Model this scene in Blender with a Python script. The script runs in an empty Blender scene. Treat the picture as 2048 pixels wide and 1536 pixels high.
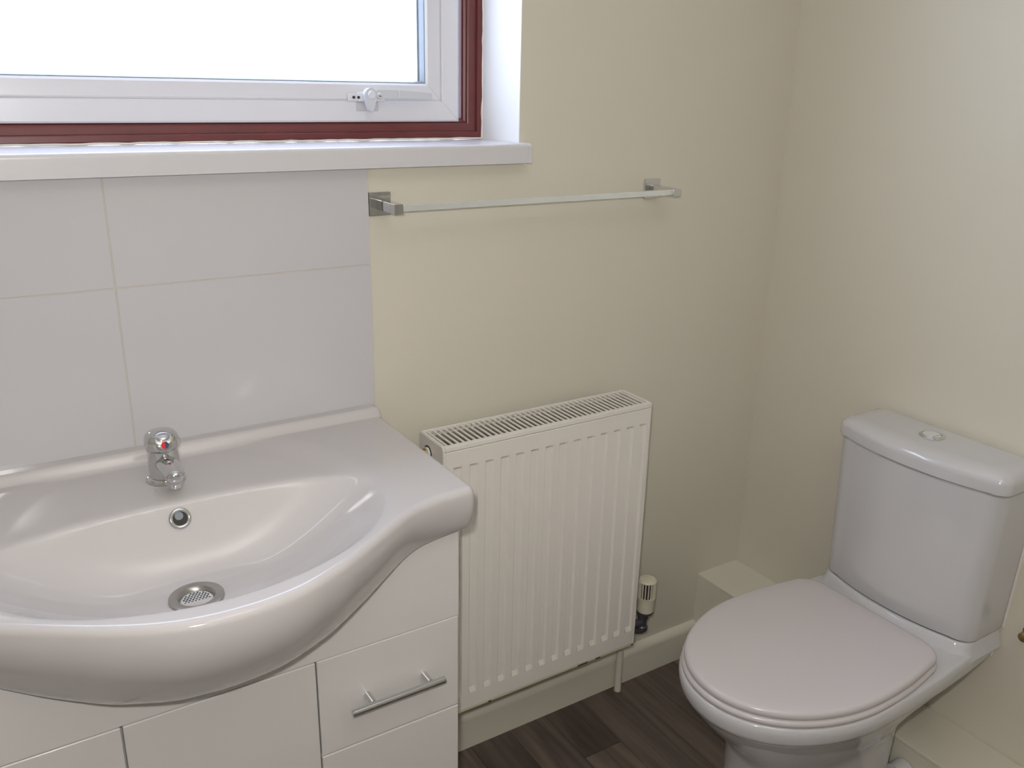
import bpy, bmesh, math, random
import numpy as np
from mathutils import Vector, Matrix
random.seed(7)
S = bpy.context.scene
COL = S.collection

# ---------------------------------------------------------------- camera
CAM = (-0.61504, -1.4462, 1.45685)
yaw, pitch, roll = (math.radians(a) for a in (32.577, -18.9316, 1.2217))
fwd = Vector((math.sin(yaw)*math.cos(pitch), math.cos(yaw)*math.cos(pitch), math.sin(pitch)))
rt = Vector((math.cos(yaw), -math.sin(yaw), 0)); up = rt.cross(fwd)
r2 = rt*math.cos(roll) + up*math.sin(roll); u2 = -rt*math.sin(roll) + up*math.cos(roll)
cd = bpy.data.cameras.new('camera'); cam = bpy.data.objects.new('camera', cd); COL.objects.link(cam)
M = Matrix((r2, u2, -fwd)).transposed().to_4x4(); M.translation = Vector(CAM)
cam.matrix_world = M
cd.sensor_width = 36; cd.lens = 1748.0/2048*36; cd.clip_start = 0.02
S.camera = cam

# ---------------------------------------------------------------- daylight, flash, exposure
w = bpy.data.worlds.new('sky'); S.world = w; w.use_nodes = True
bg = w.node_tree.nodes['Background']; bg.inputs[0].default_value = (0.78, 0.90, 1.16, 1); bg.inputs[1].default_value = 6.5
def area(name, loc, target, size, power, col, size_y=None, portal=False):
    l = bpy.data.lights.new(name, 'AREA'); l.energy = power; l.color = col; l.size = size
    if size_y: l.shape = 'RECTANGLE'; l.size_y = size_y
    o = bpy.data.objects.new(name, l); COL.objects.link(o); o.location = loc
    o.rotation_euler = (Vector(target) - Vector(loc)).to_track_quat('-Z', 'Y').to_euler()
    if portal: l.cycles.is_portal = True
    return o
area('window_portal', (-0.318, 0.20, 1.80), (-0.318, -1, 1.80), 1.25, 1, (1, 1, 1), 0.9, True)
fl = Vector(CAM) + u2*0.055 - r2*0.03 + fwd*0.02
area('camera_flash', fl, fl + fwd, 0.03, 8.5, (1.0, 0.97, 0.935))
area('ceiling_bounce_fill', (-0.20, -1.60, 1.95), (-0.20, -1.60, 4), 0.30, 10.5, (1.0, 0.985, 0.955))  # added unseen uplight, bounces soft fill off the ceiling
S.view_settings.view_transform = 'Standard'; S.view_settings.look = 'None'
S.view_settings.exposure = 0.0; S.view_settings.gamma = 1.0; S.view_settings.use_curve_mapping = False

# ---------------------------------------------------------------- materials
def srgb(r, g, b):
    f = lambda c: (c/255/12.92) if c/255 <= 0.04045 else ((c/255+0.055)/1.055)**2.4
    return (f(r), f(g), f(b), 1)
def mat(name, col, rough=0.5, metal=0.0, var=0.03, vscale=6, bump=0.0, bscale=200, coat=0.0, col2=None, spec=0.5):
    m = bpy.data.materials.new(name); m.use_nodes = True; nt = m.node_tree; N = nt.nodes; L = nt.links
    p = N['Principled BSDF']; p.inputs['Roughness'].default_value = rough; p.inputs['Metallic'].default_value = metal
    p.inputs['Coat Weight'].default_value = coat; p.inputs['Coat Roughness'].default_value = 0.04
    p.inputs['Specular IOR Level'].default_value = spec
    tc = N.new('ShaderNodeTexCoord'); no = N.new('ShaderNodeTexNoise'); no.inputs['Scale'].default_value = vscale
    no.inputs['Detail'].default_value = 4
    L.new(tc.outputs['Object'], no.inputs['Vector'])
    mx = N.new('ShaderNodeMix'); mx.data_type = 'RGBA'
    L.new(no.outputs['Fac'], mx.inputs['Factor'])
    a = tuple(min(1, c*(1+var)) for c in col[:3]) + (1,); b = tuple(c*(1-var) for c in (col2 or col)[:3]) + (1,)
    mx.inputs['A'].default_value = a; mx.inputs['B'].default_value = b
    L.new(mx.outputs['Result'], p.inputs['Base Color'])
    if bump:
        n2 = N.new('ShaderNodeTexNoise'); n2.inputs['Scale'].default_value = bscale; L.new(tc.outputs['Object'], n2.inputs['Vector'])
        bp = N.new('ShaderNodeBump'); bp.inputs['Strength'].default_value = bump; bp.inputs['Distance'].default_value = 0.002
        L.new(n2.outputs['Fac'], bp.inputs['Height']); L.new(bp.outputs['Normal'], p.inputs['Normal'])
    return m
WALL = mat('cream_wall_paint', (0.685, 0.645, 0.545, 1), 0.42, var=0.012, vscale=3, bump=0.10, bscale=60)
CEIL = mat('ceiling_paint', (0.78, 0.76, 0.72, 1), 0.7, var=0.01)
GLOSSW = mat('cream_gloss_paint', (0.74, 0.705, 0.60, 1), 0.28, var=0.03, vscale=9)
TILE = mat('white_marbled_tile', (0.60, 0.578, 0.592, 1), 0.13, var=0.015, vscale=4, col2=(0.578, 0.573, 0.595), spec=0.5)
GROUT = mat('cream_grout', (0.57, 0.525, 0.475, 1), 0.85, var=0.05, vscale=30)
CERAM = mat('white_ceramic', (0.575, 0.545, 0.54, 1), 0.09, var=0.004)
CERAM2 = mat('white_sanitary_ceramic', (0.60, 0.59, 0.60, 1), 0.09, var=0.004, coat=0.5)
SEATM = mat('white_seat_plastic', (0.62, 0.575, 0.58, 1), 0.2, var=0.004)
CAB = mat('white_gloss_board', (0.69, 0.67, 0.655, 1), 0.2, var=0.006, coat=0.2)
CARC = mat('white_board_edge', (0.60, 0.57, 0.54, 1), 0.5, var=0.02)
CHROME = mat('chrome', (0.66, 0.66, 0.66, 1), 0.07, 1.0, var=0.01)
SATIN = mat('satin_chrome', (0.86, 0.89, 0.89, 1), 0.25, 0.65, var=0.02)
STEEL = mat('dull_steel', (0.45, 0.43, 0.41, 1), 0.3, 1.0, var=0.12, vscale=40)
DARK = mat('dark_cavity', (0.03, 0.027, 0.025, 1), 0.7, var=0.1)
RAD = mat('radiator_enamel', (0.78, 0.74, 0.69, 1), 0.33, var=0.01)
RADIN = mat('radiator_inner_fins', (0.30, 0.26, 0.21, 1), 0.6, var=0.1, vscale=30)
UPVC = mat('white_upvc', (0.71, 0.70, 0.72, 1), 0.25, var=0.004)
SILL = mat('white_sill_plastic', (0.66, 0.635, 0.64, 1), 0.3, var=0.012, vscale=14, col2=(0.635, 0.63, 0.66))
REVEAL = mat('white_reveal_paint', (0.83, 0.83, 0.82, 1), 0.5, var=0.01, bump=0.1, bscale=60)
RED = mat('mahogany_stain', (0.135, 0.028, 0.027, 1), 0.36, var=0.25, vscale=14)
RUBBER = mat('grey_gasket', (0.20, 0.23, 0.26, 1), 0.5, var=0.15, vscale=30)
BRASS = mat('aged_brass', (0.42, 0.30, 0.14, 1), 0.35, 1.0, var=0.15, vscale=60)
CREAMP = mat('cream_plastic', (0.72, 0.68, 0.55, 1), 0.35, var=0.01)
GREYP = mat('dark_grey_valve_metal', (0.10, 0.095, 0.11, 1), 0.35, 0.4, var=0.1)
CAULK = mat('white_sealant', (0.78, 0.74, 0.68, 1), 0.5, var=0.04, vscale=40)
REDP = mat('red_indicator', (0.75, 0.03, 0.05, 1), 0.3, var=0.02)
BLUEP = mat('dark_blue_indicator', (0.05, 0.08, 0.14, 1), 0.3, var=0.02)

def wood_mat():
    m = bpy.data.materials.new('grey_brown_plank'); m.use_nodes = True; nt = m.node_tree; N = nt.nodes; L = nt.links
    p = N['Principled BSDF']; p.inputs['Roughness'].default_value = 0.42
    tc = N.new('ShaderNodeTexCoord'); oi = N.new('ShaderNodeObjectInfo')
    mp = N.new('ShaderNodeMapping'); mp.inputs['Scale'].default_value = (34, 2.2, 1)
    ad = N.new('ShaderNodeVectorMath'); ad.operation = 'ADD'
    sc = N.new('ShaderNodeMath'); sc.operation = 'MULTIPLY'; sc.inputs[1].default_value = 40
    L.new(oi.outputs['Random'], sc.inputs[0]); L.new(sc.outputs[0], ad.inputs[1])
    L.new(tc.outputs['Object'], mp.inputs['Vector']); L.new(mp.outputs[0], ad.inputs[0])
    n1 = N.new('ShaderNodeTexNoise'); n1.inputs['Scale'].default_value = 1.0; n1.inputs['Detail'].default_value = 7; n1.inputs['Distortion'].default_value = 0.9
    L.new(ad.outputs[0], n1.inputs['Vector'])
    cr = N.new('ShaderNodeValToRGB'); e = cr.color_ramp.elements
    e[0].position = 0.30; e[0].color = (0.085, 0.064, 0.053, 1); e[1].position = 0.72; e[1].color = (0.20, 0.155, 0.128, 1)
    L.new(n1.outputs['Fac'], cr.inputs['Fac'])
    hs = N.new('ShaderNodeHueSaturation')
    at = N.new('ShaderNodeAttribute'); at.attribute_type = 'OBJECT'; at.attribute_name = 'tone'
    L.new(at.outputs['Fac'], hs.inputs['Value']); L.new(cr.outputs['Color'], hs.inputs['Color'])
    L.new(hs.outputs['Color'], p.inputs['Base Color'])
    bp = N.new('ShaderNodeBump'); bp.inputs['Strength'].default_value = 0.15; bp.inputs['Distance'].default_value = 0.001
    L.new(n1.outputs['Fac'], bp.inputs['Height']); L.new(bp.outputs['Normal'], p.inputs['Normal'])
    return m
WOOD = wood_mat()
def glass_mat():
    m = bpy.data.materials.new('obscured_glass'); m.use_nodes = True; nt = m.node_tree; N = nt.nodes; L = nt.links
    for n in list(N):
        if n.type == 'BSDF_PRINCIPLED': N.remove(n)
    o = [n for n in N if n.type == 'OUTPUT_MATERIAL'][0]
    t = N.new('ShaderNodeBsdfTransparent'); g = N.new('ShaderNodeBsdfGlossy'); g.inputs['Roughness'].default_value = 0.1
    mx = N.new('ShaderNodeMixShader')
    nz = N.new('ShaderNodeTexNoise'); nz.inputs['Scale'].default_value = 70; bp = N.new('ShaderNodeBump'); bp.inputs['Strength'].default_value = 0.4
    bp.inputs['Distance'].default_value = 0.003
    L.new(nz.outputs['Fac'], bp.inputs['Height']); L.new(bp.outputs['Normal'], g.inputs['Normal'])
    mx.inputs[0].default_value = 0.05; L.new(t.outputs[0], mx.inputs[1]); L.new(g.outputs[0], mx.inputs[2]); L.new(mx.outputs[0], o.inputs['Surface'])
    return m
GLASS = glass_mat()

# ---------------------------------------------------------------- mesh helpers
def link(name, me, m, parent=None, smooth=True, ang=35):
    o = bpy.data.objects.new(name, me); COL.objects.link(o)
    if m: me.materials.append(m)
    if smooth:
        me.shade_smooth(); me.set_sharp_from_angle(angle=math.radians(ang))
    if parent: o.parent = parent
    if smooth and len(me.polygons) < 400:
        wn = o.modifiers.new('wn', 'WEIGHTED_NORMAL'); wn.keep_sharp = True; wn.weight = 100
    return o
def from_bm(name, bm, m, parent=None, smooth=True, ang=35):
    bmesh.ops.recalc_face_normals(bm, faces=bm.faces)
    me = bpy.data.meshes.new(name); bm.to_mesh(me); bm.free()
    return link(name, me, m, parent, smooth, ang)
def empty(name, loc=(0, 0, 0)):
    o = bpy.data.objects.new(name, None); COL.objects.link(o); o.location = loc; o.empty_display_size = 0.05; return o
def root(name, label, cat, group=None):
    o = empty(name); o['label'] = label; o['category'] = cat
    if group: o['group'] = group
    return o
def struct(o): o['kind'] = 'structure'; return o
def add_box(bm, a, b, bev=0.0, seg=2, matx=None):
    a = Vector(a); b = Vector(b); r = bmesh.ops.create_cube(bm, size=1.0)
    vs = r['verts']; c = (a+b)/2; d = b-a
    for v in vs: v.co = Vector((v.co.x*d.x, v.co.y*d.y, v.co.z*d.z)) + c
    es = list({e for v in vs for e in v.link_edges})
    if bev:
        r2_ = bmesh.ops.bevel(bm, geom=es, offset=bev, segments=seg, affect='EDGES', profile=0.5)
        vs = list({v for f in r2_['faces'] for v in f.verts} | {v for v in vs if v.is_valid})
    if matx is not None: bmesh.ops.transform(bm, matrix=matx, verts=vs)
    return vs
def box(name, a, b, m, parent=None, bev=0.0015, seg=2):
    bm = bmesh.new(); add_box(bm, a, b, bev, seg); return from_bm(name, bm, m, parent)
def add_loft(bm, rings, cap0=True, cap1=True, closed=True):
    vv = [[bm.verts.new(p) for p in r] for r in rings]
    n = len(rings[0])
    for i in range(len(vv)-1):
        for j in range(n if closed else n-1):
            k = (j+1) % n
            bm.faces.new((vv[i][j], vv[i][k], vv[i+1][k], vv[i+1][j]))
    if cap0: bm.faces.new(vv[0][::-1])
    if cap1: bm.faces.new(vv[-1])
    return vv
def add_lathe(bm, prof, c, ax='Z', n=40, matx=None):
    """prof: list of (r, h); axis through c."""
    rings = []
    for r, h in prof:
        ring = []
        for i in range(n):
            a = 2*math.pi*i/n; x, y = r*math.cos(a), r*math.sin(a)
            p = {'Z': (x, y, h), 'Y': (x, h, y), 'X': (h, x, y)}[ax]
            p = Vector(p)
            if matx is not None: p = matx @ p
            ring.append(p + Vector(c))
        rings.append(ring)
    add_loft(bm, rings)
def lathe(name, prof, c, m, parent=None, ax='Z', n=40, matx=None, ang=35):
    bm = bmesh.new(); add_lathe(bm, prof, c, ax, n, matx); return from_bm(name, bm, m, parent, ang=ang)
def add_tube(bm, pts, r, n=16):
    pts = [Vector(p) for p in pts]; rings = []
    ref = None
    for i, p in enumerate(pts):
        t = (pts[min(i+1, len(pts)-1)] - pts[max(i-1, 0)]).normalized()
        if ref is None: ref = Vector((0, 0, 1)) if abs(t.z) < 0.9 else Vector((1, 0, 0))
        u = (ref - t*ref.dot(t)).normalized(); v = t.cross(u); ref = u
        rr = r[i] if isinstance(r, (list, tuple)) else r
        rings.append([p + u*rr*math.cos(2*math.pi*k/n) + v*rr*math.sin(2*math.pi*k/n) for k in range(n)])
    add_loft(bm, rings)
def tube(name, pts, r, m, parent=None, n=16):
    bm = bmesh.new(); add_tube(bm, pts, r, n); return from_bm(name, bm, m, parent, ang=50)
def poly_prism(name, pts, axis, a, b, m, parent=None, bev=0.0, smooth=True):
    """closed outline pts (2D) extruded along axis from a to b."""
    def P(u, v, t): return {'X': (t, u, v), 'Y': (u, t, v), 'Z': (u, v, t)}[axis]
    bm = bmesh.new(); add_loft(bm, [[P(u, v, a) for u, v in pts], [P(u, v, b) for u, v in pts]])
    if bev:
        bmesh.ops.recalc_face_normals(bm, faces=bm.faces)
        es = [e for e in bm.edges if len(e.link_faces) == 2 and e.calc_face_angle(0) > 0.6]
        bmesh.ops.bevel(bm, geom=es, offset=bev, segments=2, affect='EDGES')
    return from_bm(name, bm, m, parent, smooth)

# ---------------------------------------------------------------- room shell
XR, XL, YB, ZC = 1.0504, -1.55, -2.35, 2.36
WX0, WX1, WZ0, WZ1 = -0.95, 0.3137, 1.345, 2.12       # window opening
floor = box('floor', (XL, YB, -0.06), (XR, 0.06, -0.004), mat('floor_joint_dark', (0.045, 0.037, 0.032, 1), 0.7), bev=0); struct(floor)
def plank_mesh(x0, x1, y0, y1):
    bm = bmesh.new(); add_box(bm, (x0, y0, -0.004), (x1, y1, 0.0), 0.0006, 1)
    bmesh.ops.recalc_face_normals(bm, faces=bm.faces); me = bpy.data.meshes.new('plank'); bm.to_mesh(me); bm.free(); me.materials.append(WOOD); return me
pw = 0.1035; cols = range(-17, 9)
ends = {2: -0.62, 3: -0.42, 4: -0.183, 5: -0.70, 6: -0.50, 7: -0.36, 1: -0.30}
tones = {(4, 0): 0.62, (3, 0): 0.98, (5, 0): 0.86, (2, 0): 0.72, (6, 0): 1.08, (7, 0): 0.8, (4, 1): 1.12, (3, 1): 0.8, (5, 1): 1.0, (1, 0): 0.95}
for c in cols:
    x0 = (c)*pw - 0.0005; x1 = x0 + pw; x0 = max(x0, XL); x1 = min(x1, XR)
    if x1 - x0 < 0.01: continue
    y = ends.get(c, -random.uniform(0.15, 0.85)); ys = [0.0, y]
    while ys[-1] > YB: ys.append(ys[-1] - 0.92)
    for i in range(len(ys)-1):
        y1, y0 = ys[i], max(ys[i+1], YB)
        o = bpy.data.objects.new('plank', plank_mesh(x0+0.0004, x1-0.0004, y0+0.0004, y1-0.0004)); COL.objects.link(o); o.parent = floor
        o['tone'] = float(tones.get((c, i), random.uniform(0.72, 1.12)))

def wall_with_hole():
    bm = bmesh.new(); T = 0.24
    for a, b in [((XL, 0, 0), (WX0, T, ZC)), ((WX1, 0, 0), (XR+0.1, T, ZC)), ((WX0, 0, 0), (WX1, T, WZ0)), ((WX0, 0, WZ1), (WX1, T, ZC))]:
        add_box(bm, a, b)
    return from_bm('wall_back', bm, WALL, smooth=False)
wb = struct(wall_with_hole())
struct(box('wall_right', (XR, YB-0.1, 0), (XR+0.1, 0.0, ZC), WALL, bev=0))
struct(box('wall_left', (XL-0.1, YB-0.1, 0), (XL, 0.0, ZC), WALL, bev=0))
struct(box('wall_front', (XL, YB-0.1, 0), (XR, YB, ZC), WALL, bev=0))
struct(box('ceiling', (XL-0.1, YB-0.1, ZC), (XR+0.1, 0.24, ZC+0.08), CEIL, bev=0))

# wall tiles of the splashback (children of the wall)
tw, zj = 0.4233, 1.1468
box('grout_bed', (-1.27, -0.0053, 0.805), (-0.0005, -0.0001, 1.3165), GROUT, wb, bev=0)
for c in range(3):
    for r_ in range(2):
        xa, xb = -(c+1)*tw + 0.0010, -c*tw - (0.0010 if c else 0.0)
        za, zb_ = ((zj+0.0010, 1.3160) if r_ else (0.80, zj-0.0010))
        box('tile', (xa, -0.0062, za), (xb, -0.0002, zb_), TILE, wb, bev=0.0009)
# skirting board with rounded top
def arc(cx, cy, r, a0, a1, n=5): return [(cx+r*math.cos(math.radians(a0+(a1-a0)*i/n)), cy+r*math.sin(math.radians(a0+(a1-a0)*i/n))) for i in range(n+1)]
sk = [(0, 0), (-0.018, 0), (-0.018, 0.076)] + arc(-0.0, 0.076, 0.018, 180, 100, 6) + [(0, 0.0947)]
bb = poly_prism('baseboard_back', sk, 'X', -0.01, XR-0.1427, GLOSSW); struct(bb)
bb2 = box('baseboard_front', (XL, YB, 0), (XR, YB+0.018, 0.095), GLOSSW, bev=0.004); struct(bb2)
# pipe boxing along the foot of the right wall (higher near the corner, lower past the toilet)
tb = struct(empty('trim_1'))
BX = XR - 0.1427
box('front_panel', (BX, -0.46, 0), (BX+0.012, 0.0, 0.2286), GLOSSW, tb, bev=0.0012)
box('top_panel', (BX-0.001, -0.46, 0.2286), (XR, 0.0, 0.2376), GLOSSW, tb, bev=0.0012)
box('low_front_panel', (BX, YB+0.02, 0), (BX+0.012, -0.46, 0.153), WALL, tb, bev=0.002)
box('low_top_panel', (BX-0.001, YB+0.02, 0.153), (XR, -0.46, 0.163), WALL, tb, bev=0.003)
box('end_panel', (BX, -0.472, 0.163), (XR, -0.46, 0.2286), GLOSSW, tb, bev=0.001)

# ---------------------------------------------------------------- window
win = struct(empty('window_1'))
# white plastered reveal lining
bm = bmesh.new()
add_box(bm, (WX1-0.0008, 0.0006, WZ0), (WX1+0.002, 0.20, WZ1)); add_box(bm, (WX0-0.002, 0.0006, WZ0), (WX0+0.0008, 0.20, WZ1)); add_box(bm, (WX0, 0.0006, WZ1-0.0008), (WX1, 0.20, WZ1+0.002))
from_bm('reveal_lining', bm, REVEAL, win, False)
# mahogany timber frame: mitred profile (inset from opening, depth y)
def frame_loft(name, prof, x0, x1, z0, z1, m, parent, bev=0.0):
    """prof: list of (inset, y), closed; swept round the rectangle with mitred corners."""
    bm = bmesh.new()
    cs = [(x0, z0, 1, 1), (x1, z0, -1, 1), (x1, z1, -1, -1), (x0, z1, 1, -1)]
    rings = [[(cx+sx*i, y, cz+sz*i) for i, y in prof] for cx, cz, sx, sz in cs]
    vv = [[bm.verts.new(p) for p in r] for r in rings]; n = len(prof)
    for a in range(4):
        b = (a+1) % 4
        for j in range(n):
            k = (j+1) % n; bm.faces.new((vv[a][j], vv[a][k], vv[b][k], vv[b][j]))
    return from_bm(name, bm, m, parent, True, 25)
ZT = 1.3535
prof = [(0.0, 0.140), (0.002, 0.138), (0.0110, 0.138), (0.0125, 0.1395), (0.0135, 0.146), (0.0235, 0.149), (0.028, 0.152), (0.030, 0.156), (0.034, 0.158), (0.036, 0.162), (0.036, 0.20), (0.0, 0.20)]
frame_loft('timber_frame', prof, WX0, WX1, ZT, WZ1, RED, win)
# sash: four mitred uPVC members
SX0, SX1, SZ0, SZ1 = WX0+0.048, WX1-0.0480, 1.3842, WZ1-0.031
sprof = [(0.0, 0.151), (0.003, 0.149), (0.036, 0.149), (0.0375, 0.150), (0.0385, 0.1535), (0.042, 0.1515), (0.066, 0.1535), (0.070, 0.157), (0.0715, 0.166), (0.0715, 0.195), (0.0, 0.195)]
sash_prof = sprof
cs = [(SX0, SZ0, 1, 1), (SX1, SZ0, -1, 1), (SX1, SZ1, -1, -1), (SX0, SZ1, 1, -1)]
names = ['bottom_rail', 'side_stile', 'top_rail', 'side_stile']
for a in range(4):
    b = (a+1) % 4; bm = bmesh.new(); g = 0.0002
    def ring(c, dx, dz): return [(c[0]+c[2]*i+dx, y, c[1]+c[3]*i+dz) for i, y in sash_prof]
    dxa = (g if a == 0 else (-g if a == 2 else 0)); dza = (g if a == 1 else (-g if a == 3 else 0))
    add_loft(bm, [ring(cs[a], dxa, dza), ring(cs[b], -dxa, -dza)])
    from_bm(names[a], bm, UPVC, win, True, 20)
frame_loft('gasket', [(0.0705, 0.158), (0.0715, 0.158), (0.0745, 0.168), (0.0745, 0.176), (0.0705, 0.176)], SX0, SX1, SZ0, SZ1, RUBBER, win)
frame_loft('glazing_spacer', [(0.071, 0.176), (0.0775, 0.176), (0.0775, 0.186), (0.071, 0.186)], SX0, SX1, SZ0-0.006, SZ1+0.006, mat('spacer_bar', (0.30, 0.34, 0.38, 1), 0.3, 0.6), win)
box('glass_pane', (SX0+0.07, 0.170, SZ0+0.07), (SX1-0.07, 0.174, SZ1-0.07), GLASS, win, bev=0)
# window fastener
hb = bmesh.new()
add_box(hb, (0.031, 0.1445, 1.4215), (0.062, 0.1495, 1.4345), 0.0012); add_box(hb, (0.050, 0.1425, 1.4205), (0.104, 0.1495, 1.4370), 0.002)
hd = from_bm('window_handle', hb, UPVC, win)
for xx in (0.0415, 0.0510):
    lathe('screw', [(0.0, 0), (0.0026, 0), (0.0026, 0.0025), (0.0, 0.0025)], (xx, 0.1425, 1.428), DARK, hd, 'Y', 16)
HW = mat('white_painted_metal', (0.60, 0.61, 0.64, 1), 0.18, var=0.004)
lv = poly_prism('lever', [(0.078, 1.4420), (0.100, 1.4420), (0.128, 1.4415), (0.165, 1.4395), (0.192, 1.4375), (0.194, 1.4365), (0.194, 1.4260), (0.100, 1.4260), (0.078, 1.427)], 'Y', 0.125, 0.137, HW, hd, 0.0012)
box('lever_step', (0.124, 0.1235, 1.4262), (0.1262, 0.126, 1.4412), UPVC, hd, 0.0004, 1)
cm = [(0.0675+0.0125*math.cos(math.radians(a)), 1.4325+0.0125*math.sin(math.radians(a))) for a in range(-10, 191, 12)]
cm = cm + [(0.0615, 1.408), (0.0660, 1.4025), (0.0700, 1.4025), (0.0735, 1.408)]
poly_prism('cam', cm, 'Y', 0.122, 0.136, HW, hd, 0.0014)
lathe('pivot', [(0.0, 0), (0.0065, 0), (0.0075, 0.002), (0.0075, 0.004), (0, 0.004)], (0.0675, 0.1188, 1.4330), UPVC, hd, 'Y', 24)
lathe('pivot_post', [(0.0, 0), (0.006, 0), (0.006, 0.012), (0, 0.012)], (0.0675, 0.134, 1.4320), UPVC, hd, 'Y', 16)
lathe('lock_barrel', [(0.0, 0), (0.0050, 0), (0.0055, 0.001), (0.0055, 0.006), (0, 0.006)], (0.0840, 0.1205, 1.4310), SATIN, hd, 'Y', 24)
box('keyhole', (0.0815, 0.1200, 1.4303), (0.0865, 0.1210, 1.4318), DARK, hd, bev=0)
box('striker_plate', (0.047, 0.1475, 1.4035), (0.092, 0.1495, 1.4195), mat('worn_white_plastic', (0.52, 0.505, 0.505, 1), 0.5, var=0.12, vscale=70), win, bev=0.001)
# sill
sill = poly_prism('window_sill', [(0.145, 1.3500), (0.145, 1.320), (0.0, 1.320), (-0.010, 1.3167), (-0.0321, 1.3167), (-0.0321, 1.3440)] + arc(-0.0261, 1.3460, 0.006, 175, 95, 4) + [(0.0, 1.3520)], 'X', -1.02, 0.3115, SILL, win)
poly_prism('end_cap', [(0.0, 1.3525), (-0.026, 1.3525), (-0.0330, 1.348), (-0.0335, 1.3160), (0.0, 1.3160)], 'X', 0.3117, 0.3225, SILL, sill, 0.0012)
poly_prism('end_cap', [(0.0, 1.3525), (-0.026, 1.3525), (-0.0330, 1.348), (-0.0335, 1.3160), (0.0, 1.3160)], 'X', -1.031, -1.0202, SILL, sill, 0.0012)
# uneven sealant beads round the timber
def wavy(p0, p1, n, amp, r, seed):
    rr = random.Random(seed); p0 = Vector(p0); p1 = Vector(p1); out = []
    for i in range(n+1):
        q = p0.lerp(p1, i/n); d = Vector((rr.uniform(-amp, amp), 0, rr.uniform(-amp, amp))); out.append(q+d)
    return out
bm = bmesh.new(); add_tube(bm, wavy((WX1-0.0012, 0.1385, 1.354), (WX1-0.0012, 0.1385, WZ1), 50, 0.0012, 0.002, 3), 0.0022, 8)
add_tube(bm, wavy((WX0, 0.1385, 1.3525), (WX1-0.001, 0.1385, 1.3525), 70, 0.0006, 0.002, 5), 0.0019, 8)
from_bm('sealant_bead', bm, CAULK, win)

# ---------------------------------------------------------------- washbasin
XC = -0.402; W2 = 0.402
def lerp1(s, tab): return np.interp(s, [a for a, _ in tab], [b for _, b in tab])
def smooth_tab(tab):
    ss = np.linspace(0, W2, 200); v = lerp1(ss, tab)
    k = np.hanning(31); k /= k.sum(); vp = np.concatenate([v[15:0:-1], v, np.full(15, v[-1])]); v = np.convolve(vp, k, 'valid')
    return lambda s: np.interp(s, ss, v)
YF = smooth_tab([(0, -.542), (.03, -.541), (.07, -.534), (.10, -.523), (.145, -.500), (.188, -.472), (.24, -.437), (.275, -.414), (.293, -.404), (.33, -.394), (.36, -.391), (.402, -.389)])
ZBt = smooth_tab([(0, .6480), (.0675, .652), (.143, .672), (.212, .708), (.25, .735), (.275, .754), (.30, .772), (.327, .7835), (.37, .7905), (.402, .7945)])
YBt = smooth_tab([(0, -.353), (.22, -.354), (.28, -.360), (.33, -.368), (.402, -.373)])
def smst(x): x = np.clip(x, 0, 1); return x*x*(3-2*x)
def hfun(x, y):
    s = np.abs(x-XC); z = np.full(np.broadcast(x, y).shape, 0.8685)
    # upstand against the tiles
    z = z + 0.0150*smst((y+0.040)/0.014)
    # shallow recess round the bowl and tap
    dy = y+0.29; b = np.where(dy > 0, 0.335, 0.200)
    rr = ((s/0.288)**2.1 + (np.abs(dy)/b)**2.1)**(1/2.1)
    z = z - np.where(dy > 0, 0.0045, 0.0045*np.clip(1+dy/0.05, 0, 1))*smst((1.02-rr)/0.22)*(1-smst((y+0.046)/0.012))
    # bowl
    yc = -0.302; dy = y-yc; back = dy > 0
    b = np.where(back, 0.099, 0.203); n = np.where(back, 2.7, 1.95)
    ru = ((s/0.274)**n + (np.abs(dy)/b)**n)**(1/n)
    u = np.clip((ru-0.34)/0.66, 0, None); Sx = np.where(u > 1, 1+1.5*(u-1), u**1.5)
    t = 1-Sx; sd = np.clip((s-0.12)/0.12, 0, 1); e = np.where(back, 0.13, 0.035+0.09*sd)
    t = 0.5*(t+np.sqrt(t*t+e*e)) - 0.5*(e*e)/(np.abs(t)+e)*0.5
    t = np.clip(t, 0, None)
    z = z - 0.094*np.minimum(t, 1.0) - 0.003*np.clip(1-ru/0.35, 0, 1)
    return z
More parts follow.
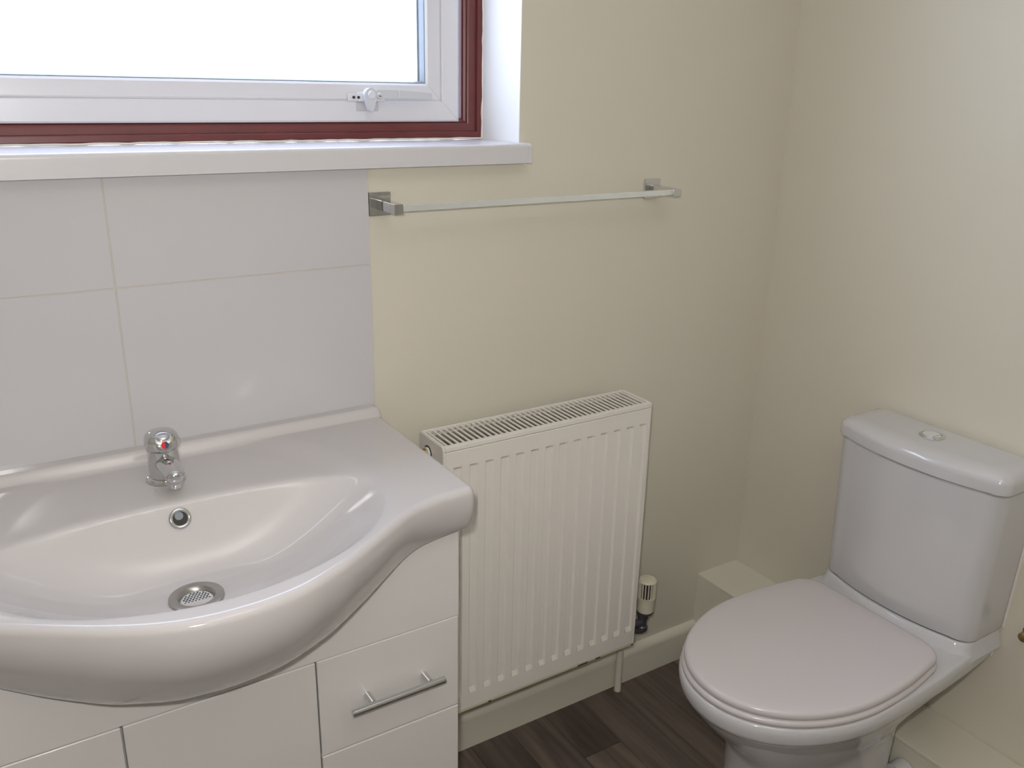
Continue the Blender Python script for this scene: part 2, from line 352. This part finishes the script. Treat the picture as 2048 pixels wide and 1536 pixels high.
def basin():
    R = 0.011; es = [0.0, 0.0008, 0.0025, 0.005, 0.008, 0.011]
    xs = [-e for e in es] + list(np.linspace(-0.014, -2*W2+0.014, 250)) + [-2*W2+e for e in es[::-1]]
    rings = []
    nt = 190
    for x in xs:
        s = abs(x-XC); e = min(W2-s, R); k = R - math.sqrt(max(0, R*R-(R-e)**2)) if e < R else 0.0
        yf = float(YF(s))+k; yb = float(YBt(s))+k*0.5; zb = float(ZBt(s))+k*0.3
        r = 0.013
        t = np.linspace(0, 1, nt); y = -0.007 + (yf+r+0.007)*t
        z = hfun(np.full(nt, x), y) - k
        pts = [(x, float(a), float(b)) for a, b in zip(y, z)]
        z0 = pts[-1][2]
        for a in range(10, 91, 10):
            q = math.radians(a); pts.append((x, yf+r-r*math.sin(q), z0-r*0.9*(1-math.cos(q))))
        A = Vector((yf, z0-0.9*r)); B = Vector((yb, zb)); H = A.y-B.y; D = B.x-A.x
        P1 = A+Vector((-0.006*min(1, D/0.1), -0.42*H)); P2 = B+Vector((-0.40*D, 0.10*H))
        for i in range(1, 25):
            t_ = i/24; p = A*(1-t_)**3 + P1*3*t_*(1-t_)**2 + P2*3*t_*t_*(1-t_) + B*t_**3
            pts.append((x, p.x, p.y))
        pts.append((x, -0.3510, zb+0.0008)); pts.append((x, -0.3508, min(0.800, zb+0.030)))
        ya = -0.348
        # underside
        yy = np.linspace(ya, -0.007, 26)
        hz = hfun(np.full(26, x), yy)
        for j in range(26):
            zz = min(0.800, float(hz[j])-0.012)
            pts.append((x, float(yy[j]), max(zz, min(0.800, zb+0.030))))
        rings.append(pts)
    V = np.array(rings, dtype=float); nx, npr = V.shape[:2]
    idx = np.arange(nx*npr).reshape(nx, npr); a = idx[:-1]; b = idx[1:]
    F = np.stack([a, np.roll(a, -1, 1), np.roll(b, -1, 1), b], -1).reshape(-1, 4)
    faces = [tuple(f) for f in F.tolist()] + [tuple(idx[0][::-1].tolist()), tuple(idx[-1].tolist())]
    me = bpy.data.meshes.new('basin_body'); me.from_pydata(V.reshape(-1, 3).tolist(), [], faces)
    bm = bmesh.new(); bm.from_mesh(me); bmesh.ops.recalc_face_normals(bm, faces=bm.faces); bm.to_mesh(me); bm.free()
    return me
wbn = root('washbasin', 'white ceramic washbasin with bowed front on the vanity cabinet', 'basin')
link('basin_body', basin(), CERAM, wbn, True, 50)
def hz_at(x, y): return float(hfun(np.array([x]), np.array([y]))[0])
# overflow ring on the back slope
ox, oy = -0.404, -0.2140
oz = hz_at(ox, oy); gy = (hz_at(ox, oy+0.006)-hz_at(ox, oy-0.006))/0.012
nrm = Vector((0, -gy, 1)).normalized(); rotm = nrm.to_track_quat('Z', 'Y').to_matrix()
def tor(R, r, n=10): return [(R+r*math.cos(2*math.pi*i/n), r*math.sin(2*math.pi*i/n)) for i in range(n+1)]
def ring_mesh(name, R, r, c, m, parent, mx=None, flat=1.0):
    bm = bmesh.new(); rings = []; n = 48
    for i in range(n):
        a = 2*math.pi*i/n; ring = []
        for j in range(10):
            b = 2*math.pi*j/10; q = Vector(((R+r*math.cos(b))*math.cos(a), (R+r*math.cos(b))*math.sin(a), r*flat*math.sin(b)))
            ring.append((mx @ q if mx is not None else q)+Vector(c))
        rings.append(ring)
    rings.append(rings[0]); add_loft(bm, rings, False, False); bmesh.ops.remove_doubles(bm, verts=bm.verts, dist=1e-6)
    return from_bm(name, bm, m, parent)
oc = Vector((ox, oy, oz)) + nrm*0.0018
orr = ring_mesh('overflow_ring', 0.0130, 0.0032, oc, CHROME, wbn, rotm, 0.8)
lathe('overflow_hole', [(0.0, 0.0), (0.0112, 0.0), (0.0112, 0.0022), (0, 0.0022)], Vector((ox, oy, oz)), DARK, orr, matx=rotm)
lathe('overflow_baffle', [(0.0, 0.0022), (0.0060, 0.0022), (0.0060, 0.0028), (0, 0.0028)], Vector((ox-0.001, oy, oz))+rotm@Vector((0, 0.004, 0.0)), RUBBER, orr, matx=rotm)
# waste with strainer
dx, dyy = -0.414, -0.331; dz = hz_at(dx, dyy)+0.0035
dr = lathe('waste_flange', [(0.0195, -0.010), (0.0215, -0.003), (0.0235, 0.0005), (0.0255, 0.0020), (0.0280, 0.0018), (0.0350, 0.0026), (0.0370, 0.0016), (0.0375, -0.004), (0.0195, -0.010)], (dx, dyy, dz), STEEL, wbn, n=64)
lathe('strainer', [(0.0, -0.0030), (0.0205, -0.0034), (0.0205, -0.006), (0.0, -0.006)], (dx, dyy, dz), SATIN, dr)
bm = bmesh.new()
for i in range(-4, 5):
    for j in range(-4, 5):
        px_, py_ = (i+0.5*(j % 2))*0.0047, j*0.0041
        if px_*px_+py_*py_ < 0.0172**2:
            add_lathe(bm, [(0.0, -0.0032), (0.00125, -0.0031), (0.00125, -0.0026), (0, -0.0026)], (dx+px_, dyy+py_, dz), n=10)
from_bm('strainer_holes', bm, DARK, dr)['kind'] = 'stuff'

# ---------------------------------------------------------------- mixer tap
tap = root('mixer_tap', 'chrome single lever basin mixer tap on the basin deck', 'tap')
tx, ty = -0.401, -0.115; tz = max(hz_at(tx, ty+d) for d in (-0.028, 0.0, 0.028)) + 0.0004
lathe('tap_base', [(0.0, 0.0), (0.0275, 0.0), (0.0285, 0.002), (0.0285, 0.0045), (0.0270, 0.0075), (0.0240, 0.0090), (0.0, 0.0090)], (tx, ty, tz), CHROME, tap, n=56)
bodyp = [(0.0, 0.0085), (0.0232, 0.0085), (0.0232, 0.020), (0.0228, 0.040), (0.0225, 0.050), (0.0218, 0.053), (0.0, 0.053)]
lathe('tap_body', bodyp, (tx, ty, tz), CHROME, tap, n=56)
lathe('tap_lever_cap', [(0.0, 0.0535), (0.0222, 0.0535), (0.0246, 0.0550), (0.0252, 0.0590), (0.0248, 0.0690), (0.0234, 0.0745), (0.0195, 0.0790), (0.0125, 0.0812), (0.0, 0.0818)], (tx, ty, tz), CHROME, tap, n=56, ang=60)
# lever moulding at the front of the cap
bm = bmesh.new(); 
lvp = [(tx, ty-0.008, tz+0.0815), (tx, ty-0.0175, tz+0.0780), (tx, ty-0.0235, tz+0.0720), (tx, ty-0.0262, tz+0.0640), (tx, ty-0.0262, tz+0.0590)]
rings = []
for i, (p, hw) in enumerate(zip(lvp, (0.008, 0.011, 0.0125, 0.0125, 0.0105))):
    rings.append([(p[0]+hw*math.cos(math.radians(a)), p[1]+0.0035*math.sin(math.radians(a)), p[2]+0.003*math.sin(math.radians(a))) for a in range(0, 360, 24)])
add_loft(bm, rings); ll = from_bm('lever_grip', bm, CHROME, tap, ang=60)
n_ = Vector((0, -1, 0.18)).normalized(); rm = n_.to_track_quat('Z', 'Y').to_matrix()
for sgn, m_, nm in ((-1, REDP, 'hot_mark'), (1, BLUEP, 'cold_mark')):
    bm = bmesh.new(); ptsd = [(0.0055*math.cos(math.radians(a))*sgn*1.0, 0.0055*math.sin(math.radians(a))) for a in range(-90, 91, 12)]
    add_loft(bm, [[Vector((tx, ty-0.0292, tz+0.0672))+rm@Vector((u*-1 if False else u, v, h)) for u, v in ptsd] for h in (-0.002, 0.0006)])
    from_bm(nm, bm, m_, tap)
# spout
sp = []; rad = []
for i in range(13):
    t = i/12; sp.append((tx+0.002*t, ty-0.010-0.060*t, tz+0.031+0.008*math.sin(t*2.2)-0.006*t)); rad.append(0.0160-0.0015*t)
bm = bmesh.new(); rings = []
for p, r_ in zip(sp, rad):
    rings.append([(p[0]+r_*1.02*math.cos(2*math.pi*k/28), p[1], p[2]+r_*0.82*math.sin(2*math.pi*k/28)) for k in range(28)])
for f, dyq in ((0.93, 0.004), (0.75, 0.008), (0.4, 0.0105)):
    p = sp[-1]; rings.append([(p[0]+rad[-1]*f*math.cos(2*math.pi*k/28), p[1]-dyq, p[2]+rad[-1]*0.82*f*math.sin(2*math.pi*k/28)) for k in range(28)])
add_loft(bm, rings); sp_o = from_bm('spout', bm, CHROME, tap, ang=60)
lathe('aerator', [(0.0, -0.019), (0.0105, -0.019), (0.0115, -0.0175), (0.0118, -0.004), (0.0, -0.004)], (sp[-1][0], sp[-1][1]+0.006, sp[-1][2]), CHROME, sp_o, n=32)

# ---------------------------------------------------------------- vanity cabinet
vc = root('vanity_cabinet', 'white gloss vanity cabinet with doors and drawers under the washbasin', 'cabinet')
CX1, CX0, CY = -0.0104, -0.7936, -0.350
bm = bmesh.new()
add_box(bm, (CX1-0.016, CY+0.017, 0.0), (CX1-0.001, -0.022, 0.795), 0.0008, 1); add_box(bm, (CX0+0.001, CY+0.017, 0.0), (CX0+0.016, -0.022, 0.795), 0.0008, 1)
add_box(bm, (CX0+0.016, CY+0.019, 0.10), (CX1-0.016, -0.022, 0.116)); add_box(bm, (CX0+0.016, -0.032, 0.116), (CX1-0.016, -0.022, 0.60))
add_box(bm, (CX0+0.016, CY+0.05, 0.0), (CX1-0.016, CY+0.062, 0.10))
add_box(bm, (-0.262, CY+0.019, 0.116), (-0.250, -0.032, 0.60)); add_box(bm, (-0.538, CY+0.019, 0.116), (-0.526, -0.032, 0.60))
add_box(bm, (CX0+0.016, CY+0.019, 0.60), (CX1-0.016, CY+0.035, 0.618))
from_bm('carcass', bm, CARC, vc)
# top fascia with a cut-out following the basin apron
fx = np.linspace(CX0, CX1, 90); top = [(float(x), min(0.796, float(ZBt(abs(x-XC)))+0.024)) for x in fx]
fz = 0.6215
poly_prism('fascia_panel', [(CX0, fz), (CX1, fz)][::1] + top[::-1], 'Y', CY, CY+0.016, CAB, vc, 0)
def front(name, x0, x1, z0, z1): return box(name, (x0, CY, z0), (x1, CY+0.016, z1), CAB, vc, bev=0.0022, seg=3)
d1 = front('drawer', -0.2560, CX1, 0.4425, 0.6195); front('drawer', -0.2560, CX1, 0.2630, 0.4405); front('drawer', -0.2560, CX1, 0.105, 0.2610)
front('door', -0.5312, -0.2582, 0.105, 0.6190); front('door', CX0, -0.5336, 0.105, 0.6190)
def bar_handle(x0, x1, z, parent):
    bm = bmesh.new(); add_lathe(bm, [(0.0, x0), (0.0052, x0), (0.0060, x0+0.001), (0.0060, x1-0.001), (0.0052, x1), (0.0, x1)], (0, CY-0.030, z), 'X', 32)
    hh = from_bm('handle', bm, CHROME, parent)
    for px_ in (x0+0.038, x1-0.024):
        lathe('handle_post', [(0.0, 0.0), (0.0058, 0.0), (0.0058, -0.026), (0.0, -0.026)], (px_, CY, z), CHROME, parent, 'Y', 24)
bar_handle(-0.2143, -0.0522, 0.529, d1)

# ---------------------------------------------------------------- radiator
rad_ = root('radiator', 'white ribbed panel radiator on the wall between the vanity and toilet', 'radiator')
RX0, RX1, RYF, RYB, RZ0, RZ1 = 0.0751, 0.5751, -0.1388, -0.0380, 0.2225, 0.8243
def rib_panel(name, y, sgn, parent):
    # flat sheet with 14 pressed channels
    x0, x1 = RX0+0.0035, RX1-0.0035
    xs = [x0]; ch = []
    for i in range(14):
        a = 0.0955+0.03445*i; q = [a, a+0.0035, a+0.0155, a+0.0190]; ch.append(q); xs += q
    xs += [x1]; xs = sorted(xs); zs = [RZ0+0.003, 0.2625, 0.2740, 0.7745, 0.7800, RZ1-0.0115]
    inside = set(round(q, 5) for c in ch for q in c[1:3])
    bm = bmesh.new(); th = 0.006; rows = []
    for z in zs:
        row = []
        for x in xs:
            d = 0.0042 if (round(x, 5) in inside and zs[1] < z < zs[4]) else 0.0
            row.append(bm.verts.new((x, y + sgn*d, z)))
        rows.append(row)
    for i in range(len(zs)-1):
        for j in range(len(xs)-1): bm.faces.new((rows[i][j], rows[i][j+1], rows[i+1][j+1], rows[i+1][j]))
    # edge returns and back
    def ringb(k): return [(xs[0], k, zs[0]), (xs[-1], k, zs[0]), (xs[-1], k, zs[-1]), (xs[0], k, zs[-1])]
    yb = y+sgn*th*1.6; bc = [bm.verts.new(p) for p in ringb(yb)]
    bm.faces.new(bc)
    bm.faces.new([rows[0][j] for j in range(len(xs))] + [bc[1], bc[0]]); bm.faces.new([rows[-1][j] for j in range(len(xs))] + [bc[2], bc[3]])
    bm.faces.new([rows[i][0] for i in range(len(zs))] + [bc[3], bc[0]]); bm.faces.new([rows[i][-1] for i in range(len(zs))] + [bc[2], bc[1]])
    bmesh.ops.recalc_face_normals(bm, faces=bm.faces)
    es = [e for e in bm.edges if len(e.link_faces) == 2 and abs(e.verts[0].co.y-y) < 1e-6 and abs(e.verts[1].co.y-y) < 1e-6 and e.calc_face_angle(0) > 1.2]
    bmesh.ops.bevel(bm, geom=es, offset=0.0018, segments=3, affect='EDGES')
    return from_bm(name, bm, RAD, parent, True, 12)
rib_panel('front_panel', RYF, 1, rad_); rib_panel('rear_panel', RYB-0.001, -1, rad_)
# side covers (left one holed for the plug)
def side(x0, x1, name):
    pts = [(RYB-0.001, RZ0+0.003), (RYB-0.001, RZ1-0.010)] + arc(RYB-0.011, RZ1-0.010, 0.010, 0, 90, 4) + arc(RYF+0.009, RZ1-0.008, 0.008, 90, 180, 4) + [(RYF+0.001, RZ0+0.003)]
    return poly_prism(name, pts, 'X', x0, x1, RAD, rad_, 0.0012)
sl = side(RX0-0.0005, RX0+0.0035, 'side_cover'); side(RX1-0.0035, RX1+0.0005, 'side_cover')
# top grille: front lip, rear lip and slats
bm = bmesh.new(); add_box(bm, (RX0+0.004, RYF, RZ1-0.0105), (RX1-0.004, RYF+0.011, RZ1-0.0005), 0.0015, 3)
add_box(bm, (RX0+0.004, RYB-0.0075, RZ1-0.008), (RX1-0.004, RYB-0.002, RZ1-0.0005), 0.001); add_box(bm, (RX0+0.004, RYF+0.011, RZ1-0.006), (RX0+0.0075, RYB-0.0075, RZ1-0.0005), 0.0006, 1)
add_box(bm, (RX1-0.0075, RYF+0.011, RZ1-0.006), (RX1-0.004, RYB-0.0075, RZ1-0.0005), 0.0006, 1)
gr = from_bm('top_grille', bm, RAD, rad_)
bm = bmesh.new(); add_box(bm, (-0.0020, RYF+0.010, RZ1-0.005), (0.0020, RYB-0.0060, RZ1-0.0012), 0.0008, 1)
sm = bpy.data.meshes.new('slat'); bm.to_mesh(sm); bm.free(); sm.materials.append(RAD)
nsl = 40
for i in range(nsl):
    o = bpy.data.objects.new('slat', sm); COL.objects.link(o); o.parent = gr; o.location = (RX0+0.0135+i*(RX1-RX0-0.027)/(nsl-1), 0, 0)
# convector fins inside
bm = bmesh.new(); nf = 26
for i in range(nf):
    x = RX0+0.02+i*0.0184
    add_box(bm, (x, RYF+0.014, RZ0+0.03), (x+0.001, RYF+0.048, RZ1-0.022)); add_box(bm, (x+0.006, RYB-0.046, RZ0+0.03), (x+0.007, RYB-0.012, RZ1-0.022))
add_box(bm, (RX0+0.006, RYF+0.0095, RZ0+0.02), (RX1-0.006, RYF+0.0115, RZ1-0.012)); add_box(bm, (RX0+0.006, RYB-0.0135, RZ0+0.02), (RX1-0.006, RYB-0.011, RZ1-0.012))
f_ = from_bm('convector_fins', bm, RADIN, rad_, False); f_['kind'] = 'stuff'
lathe('plug_socket', [(0.0150, -0.001), (0.0150, 0.0), (0.0, 0.0), (0.0, -0.001)][::-1], (RX0-0.0004, -0.0765, 0.792), DARK, rad_, 'X', 40)
pl = lathe('blanking_plug', [(0.0, 0.0), (0.0118, 0.0), (0.0118, -0.004), (0.0085, -0.0045), (0.0085, -0.006), (0, -0.006)], (RX0-0.001, -0.0765, 0.792), RAD, rad_, 'X', 40)
lathe('plug_head', [(0.0, -0.004), (0.0100, -0.004), (0.0100, -0.016), (0.0085, -0.018), (0, -0.018)], (RX0-0.001, -0.0765, 0.792), BRASS, pl, 'X', 6)
# bottom seam, chipped and rusty
RUST = mat('chipped_enamel', (0.62, 0.56, 0.40, 1), 0.5, var=0.05)
box('bottom_seam', (RX0+0.002, RYF+0.0005, RZ0-0.002), (RX1-0.002, RYF+0.0080, RZ0+0.0032), RUST, rad_, bev=0.0012)
CH = mat('rust_chip', (0.07, 0.035, 0.02, 1), 0.8, var=0.3, vscale=300)
for xa, xb in ((0.178, 0.185), (0.412, 0.440), (0.462, 0.476), (0.566, 0.572)):
    box('rust_chip', (xa, RYF-0.0003, RZ0-0.0022), (xb, RYF+0.004, RZ0+0.0012), CH, rad_, 0.0004, 1)
# wall brackets
bm = bmesh.new()
for x in (0.19, 0.45): add_box(bm, (x, RYB, 0.30), (x+0.03, -0.0005, 0.76), 0.001, 1)
from_bm('wall_bracket', bm, RAD, rad_)

# thermostatic valve
tv = root('radiator_valve', 'cream ribbed thermostatic valve beside the lower right of the radiator', 'valve')
vx, vy = 0.6545, -0.082
lathe('valve_head', [(0.0, 0.3440), (0.014, 0.3440), (0.0195, 0.3420), (0.0220, 0.3370), (0.0165, 0.3360), (0.0165, 0.2930), (0.0, 0.2930)], (vx, vy, 0), CREAMP, tv, n=40)
bm = bmesh.new()
for i in range(18):
    a = 2*math.pi*i/18; mx = Matrix.Translation((vx, vy, 0)) @ Matrix.Rotation(a, 4, 'Z')
    add_box(bm, (0.0175, -0.0012, 0.2935), (0.0222, 0.0012, 0.3385), 0.0004, 1, mx)
g = from_bm('grip_ribs', bm, CREAMP, tv); g['kind'] = 'stuff'
lathe('valve_core', [(0.0, 0.2945), (0.0180, 0.2945), (0.0180, 0.3355), (0.0, 0.3355)], (vx, vy, 0), DARK, tv, n=24)
lathe('valve_collar', [(0.0, 0.2550), (0.0195, 0.2550), (0.0205, 0.2570), (0.0212, 0.2900), (0.0225, 0.2920), (0.0225, 0.2945), (0.0, 0.2945)], (vx, vy, 0), CREAMP, tv, n=40)
lathe('valve_nut', [(0.0, 0.2490), (0.0200, 0.2490), (0.0200, 0.2555), (0.0, 0.2555)], (vx, vy, 0), GREYP, tv, n=8)
lathe('valve_body', [(0.0, 0.2000), (0.0115, 0.2010), (0.0130, 0.2060), (0.0130, 0.2130), (0.0105, 0.2160), (0.0100, 0.2300), (0.0135, 0.2380), (0.0155, 0.2495), (0.0, 0.2495)], (vx-0.006, vy, 0), GREYP, tv, n=32)
tube('valve_tail', [(vx-0.012, vy, 0.226), (0.600, vy, 0.226), (0.577, vy, 0.2265)], 0.0095, GREYP, tv)
# pipe down to the floor
tube('valve_elbow', [(vx-0.006, vy, 0.2080), (vx-0.007, vy+0.002, 0.2010), (vx-0.012, vy+0.010, 0.1975), (0.636, -0.064, 0.1965)], 0.0105, GREYP, tv)
hp = tube('heating_pipe', [(0.6365, -0.0645, 0.1965), (0.630, -0.050, 0.1950), (0.6262, -0.040, 0.190), (0.6252, -0.036, 0.180), (0.6250, -0.035, 0.165), (0.6255, -0.0345, 0.05), (0.6258, -0.034, 0.0)], 0.0088, GLOSSW)
hp['label'] = 'cream painted copper pipe dropping to the floor below the radiator corner'; hp['category'] = 'pipe'

# ---------------------------------------------------------------- towel rail
tr = root('towel_rail', 'square chrome towel rail on the wall beneath the window sill end', 'towel rail')
for xp in (0.0012, 0.6280):
    xa = xp; xb = xp+0.0415; zc = 1.2528; xm = (xa+xb)/2
    wp = box('wall_plate', (xa, -0.0065, zc-0.0208), (xb, -0.0005, zc+0.0208), CHROME, tr, bev=0.0016)
    box('bracket_arm', (xm-0.0085, -0.0835, zc-0.0085), (xm+0.0085, -0.0060, zc+0.0085), CHROME, tr, bev=0.001)
    s_ = 1 if xp < 0.3 else -1
box('rail_bar', (0.0300, -0.0790, 1.2478), (0.6410, -0.0690, 1.2585), SATIN, tr, bev=0.0008)

# ---------------------------------------------------------------- toilet
wc = root('toilet', 'white close coupled toilet against the right wall with its lid shut', 'toilet')
YC = -0.530
def egg(off, xb, x_tip=0.402, hw=0.1865, hb=0.158, rc=0.052, a=0.255, n=36, tip=None):
    """plan outline; starts at back far corner, goes round by the tip. off = outward offset."""
    half = []
    # front ellipse quarter, from tip to widest
    x0 = x_tip+a
    for i in range(n+1):
        t = math.pi/2*i/n; half.append((x0-(a+off)*math.cos(t), (hw+off)*math.sin(t)**0.97 if i else 0.0))
    # side narrowing to the back
    L_ = xb-x0
    for i in range(1, 15):
        t = i/14*(1-rc/L_); half.append((x0+L_*t, off+hw-(hw-hb)*(t**2.2)))
    xe, we = half[-1]
    for i in range(1, 8):
        q = math.radians(90*i/7); half.append((xe+(rc+off)*math.sin(q), we-(rc)*(1-math.cos(q))))
    far = [(x, YC+y) for x, y in half[::-1]]; near = [(x, YC-y) for x, y in half[1:]]
    return far+near
def ring3(o2, z): return [(x, y, z) for x, y in o2]
# lid
LX = 0.872
def bow(ring, zc): return ring
bm = bmesh.new()
R_ = [ring3(egg(-0.006, LX-0.004), 0.4225), ring3(egg(-0.0015, LX), 0.4232), ring3(egg(0.0, LX), 0.4250), ring3(egg(0.0, LX), 0.4300), ring3(egg(-0.0012, LX), 0.4340), ring3(egg(-0.0042, LX), 0.4368), ring3(egg(-0.0085, LX), 0.4378), ring3(egg(-0.030, LX-0.006), 0.4384)]
add_loft(bm, R_); from_bm('toilet_lid', bm, SEATM, wc, True, 55)
bm = bmesh.new()
R_ = [ring3(egg(-0.006, LX-0.006), 0.4075), ring3(egg(0.0000, LX-0.004), 0.4080), ring3(egg(0.0035, LX-0.004), 0.4100), ring3(egg(0.0040, LX-0.004), 0.4150), ring3(egg(0.0022, LX-0.004), 0.4190), ring3(egg(-0.003, LX-0.006), 0.4215), ring3(egg(-0.010, LX-0.008), 0.4222)]
add_loft(bm, R_); from_bm('toilet_seat', bm, SEATM, wc, True, 55)
# pan
N_ = len(egg(0, LX))
def pan_outline(off, xb=1.046, hb=0.162):
    return egg(off, xb, hb=hb, rc=0.008)
def ped(off, x0=0.528, x1=0.895, hw=0.140):
    pts = []
    for k in range(N_):
        # match order: far back -> tip -> near back
        t = k/(N_-1); a = math.pi*(t*2-1)          # -pi..pi ; 0 = tip
        c, s = math.cos(a), math.sin(a); n = 2.7
        r = (abs(c)**n+abs(s)**n)**(-1/n)
        cx = (x0+x1)/2
        q = (1-c*r)/2; pts.append((cx-((x1-x0)/2+off)*c*r, YC-(hw*(0.74+0.28*q)+off)*s*r))
    return pts
def mix(A, B, t): return [(a[0]*(1-t)+b[0]*t, a[1]*(1-t)+b[1]*t) for a, b in zip(A, B)]
def tilt(ring, zf, zr):
    """z rises towards the wall behind x = .80"""
    return [(x, y, zf+(zr-zf)*max(0, min(1, (x-0.62)/0.42))) for x, y in ring]
PO = pan_outline
rings = [tilt(ped(0.004), 0.0, 0.0), tilt(ped(0.0), 0.010, 0.010), tilt(ped(-0.002), 0.14, 0.14)]
for m_, zf_, zr_ in ((0.0, 0.205, 0.24), (0.05, 0.222, 0.262), (0.18, 0.246, 0.284), (0.38, 0.272, 0.303), (0.58, 0.298, 0.318), (0.77, 0.325, 0.332), (0.90, 0.345, 0.345), (0.97, 0.358, 0.354)):
    rings.append(tilt(mix(ped(0), PO(-0.004), m_), zf_, zr_))
rings += [tilt(PO(-0.002), 0.3655, 0.362),
         tilt(PO(0.003), 0.3700, 0.366), tilt(PO(0.0055), 0.3770, 0.372), tilt(PO(0.0070), 0.3900, 0.39), tilt(PO(0.0060), 0.4020, 0.405), tilt(PO(0.0030), 0.4060, 0.410), tilt(PO(-0.003), 0.4072, 0.4115)]
bm = bmesh.new(); add_loft(bm, rings)
# raised shelf under the cistern
def cist(off, hw, xf, xb=1.046, bowd=0.034, rc=0.038, n=24):
    pts = [(xb, YC+hw+off)]
    m = 7
    def fx(y): return xf-off+bowd*(abs(y-YC)/hw)**2.2
    ye = hw+off-rc
    far = []
    for i in range(m+1):
        q = math.radians(90*i/m); far.append((fx(YC+ye)+rc*0.9*(1-math.sin(q))+0.0, YC+ye+rc*math.cos(q)))
    pts += far
    for i in range(1, n): y = YC+ye-2*ye*i/n; pts.append((fx(y), y))
    pts += [(x, 2*YC-y) for x, y in far[::-1]]
    pts.append((xb, YC-hw-off))
    return pts
P0 = lambda o, z, hw=0.171, xf=0.905: ring3(cist(o, hw, xf), z)
add_loft(bm, [P0(0.022, 0.398, 0.160), P0(0.016, 0.408, 0.162), P0(0.008, 0.4200, 0.165), P0(0.0035, 0.4285, 0.168), P0(0.001, 0.4310, 0.169), P0(-0.004, 0.4318, 0.169)])
from_bm('toilet_pan', bm, CERAM2, wc, True, 45)
# cistern
bm = bmesh.new(); R_ = []
for z, o in [(0.4352, -0.003), (0.4357, -0.001), (0.4380, 0.0)]: R_.append(ring3(cist(o, 0.1735, 0.906), z))
for t in np.linspace(0.1, 1, 8): R_.append(ring3(cist(0, 0.1735+0.0085*t, 0.906-0.006*t), 0.438+0.316*t))
R_.append(ring3(cist(-0.003, 0.182, 0.900), 0.7565))
add_loft(bm, R_); ci = from_bm('cistern', bm, CERAM2, wc, True, 40)
for z0_, z1_, hw_, xf_ in ((0.4310, 0.4362, 0.1735, 0.906), (0.7550, 0.7605, 0.182, 0.900)):
    bm = bmesh.new(); add_loft(bm, [ring3(cist(-0.0055, hw_, xf_), z0_), ring3(cist(-0.0055, hw_, xf_), z1_)])
    from_bm('cistern_gap_shade', bm, DARK, wc, True, 40)  # dark inset layers stand in for shade in gaps under cistern and lid
bm = bmesh.new(); R_ = []
for z, o in [(0.7592, -0.003), (0.7596, 0.000), (0.7615, 0.0025), (0.7800, 0.0030), (0.7880, 0.0010), (0.7945, -0.0045), (0.7985, -0.012), (0.8005, -0.022), (0.8020, -0.040)]:
    R_.append(ring3(cist(o, 0.184, 0.897, xb=1.046 if z < .79 else 1.046-(z-.79)*0.6, rc=0.028), z))
add_loft(bm, R_); cl = from_bm('cistern_lid', bm, CERAM2, wc, True, 50)
bx_, by_ = 0.985, -0.520
fb = lathe('flush_button', [(0.0, 0.0), (0.0235, 0.0), (0.0240, 0.0022), (0.0222, 0.0042), (0.0190, 0.0044), (0.0185, 0.0030), (0.0, 0.0030)], (bx_, by_, 0.8012), CHROME, cl, n=48)
for sg in (1, -1):
    ptsb = []
    if sg == 1: aa = range(-125, 126, 10)
    else: aa = range(128, 233, 8)
    ptsb = [(bx_+0.0175*math.sin(math.radians(a)), by_+0.0175*math.cos(math.radians(a))) for a in aa]
    poly_prism('button_half', ptsb, 'Z', 0.8045, 0.8062 if sg == 1 else 0.8056, SATIN, cl, 0.0004)
# sealant down the side of the cistern and connector behind the pan
bm = bmesh.new(); add_tube(bm, [(1.0490, YC-0.1760, 0.44), (1.0490, YC-0.184, 0.757)], 0.0032, 8); add_tube(bm, [(1.0490, YC-0.1650, 0.365), (1.0490, YC-0.1660, 0.430)], 0.003, 8)
from_bm('sealant_bead', bm, CAULK, wc)
tube('pan_connector', [(0.870, YC-0.112, 0.098), (0.906, YC-0.112, 0.098)], 0.024, CERAM2, wc, 24)

# ---------------------------------------------------------------- brass fitting on the right wall
bf = root('wall_fitting', 'small brass wall fitting low on the right wall beside the toilet', 'fitting')
lathe('rosette', [(0.0, 0.0), (0.015, 0.0), (0.015, -0.004), (0.012, -0.006), (0.0, -0.006)], (XR-0.0002, -0.7585, 0.456), BRASS, bf, 'X', 32)
lathe('stem', [(0.0, -0.006), (0.0065, -0.006), (0.0065, -0.022), (0.0095, -0.024), (0.0095, -0.032), (0.006, -0.034), (0.0, -0.034)], (XR-0.0002, -0.7585, 0.456), BRASS, bf, 'X', 24)
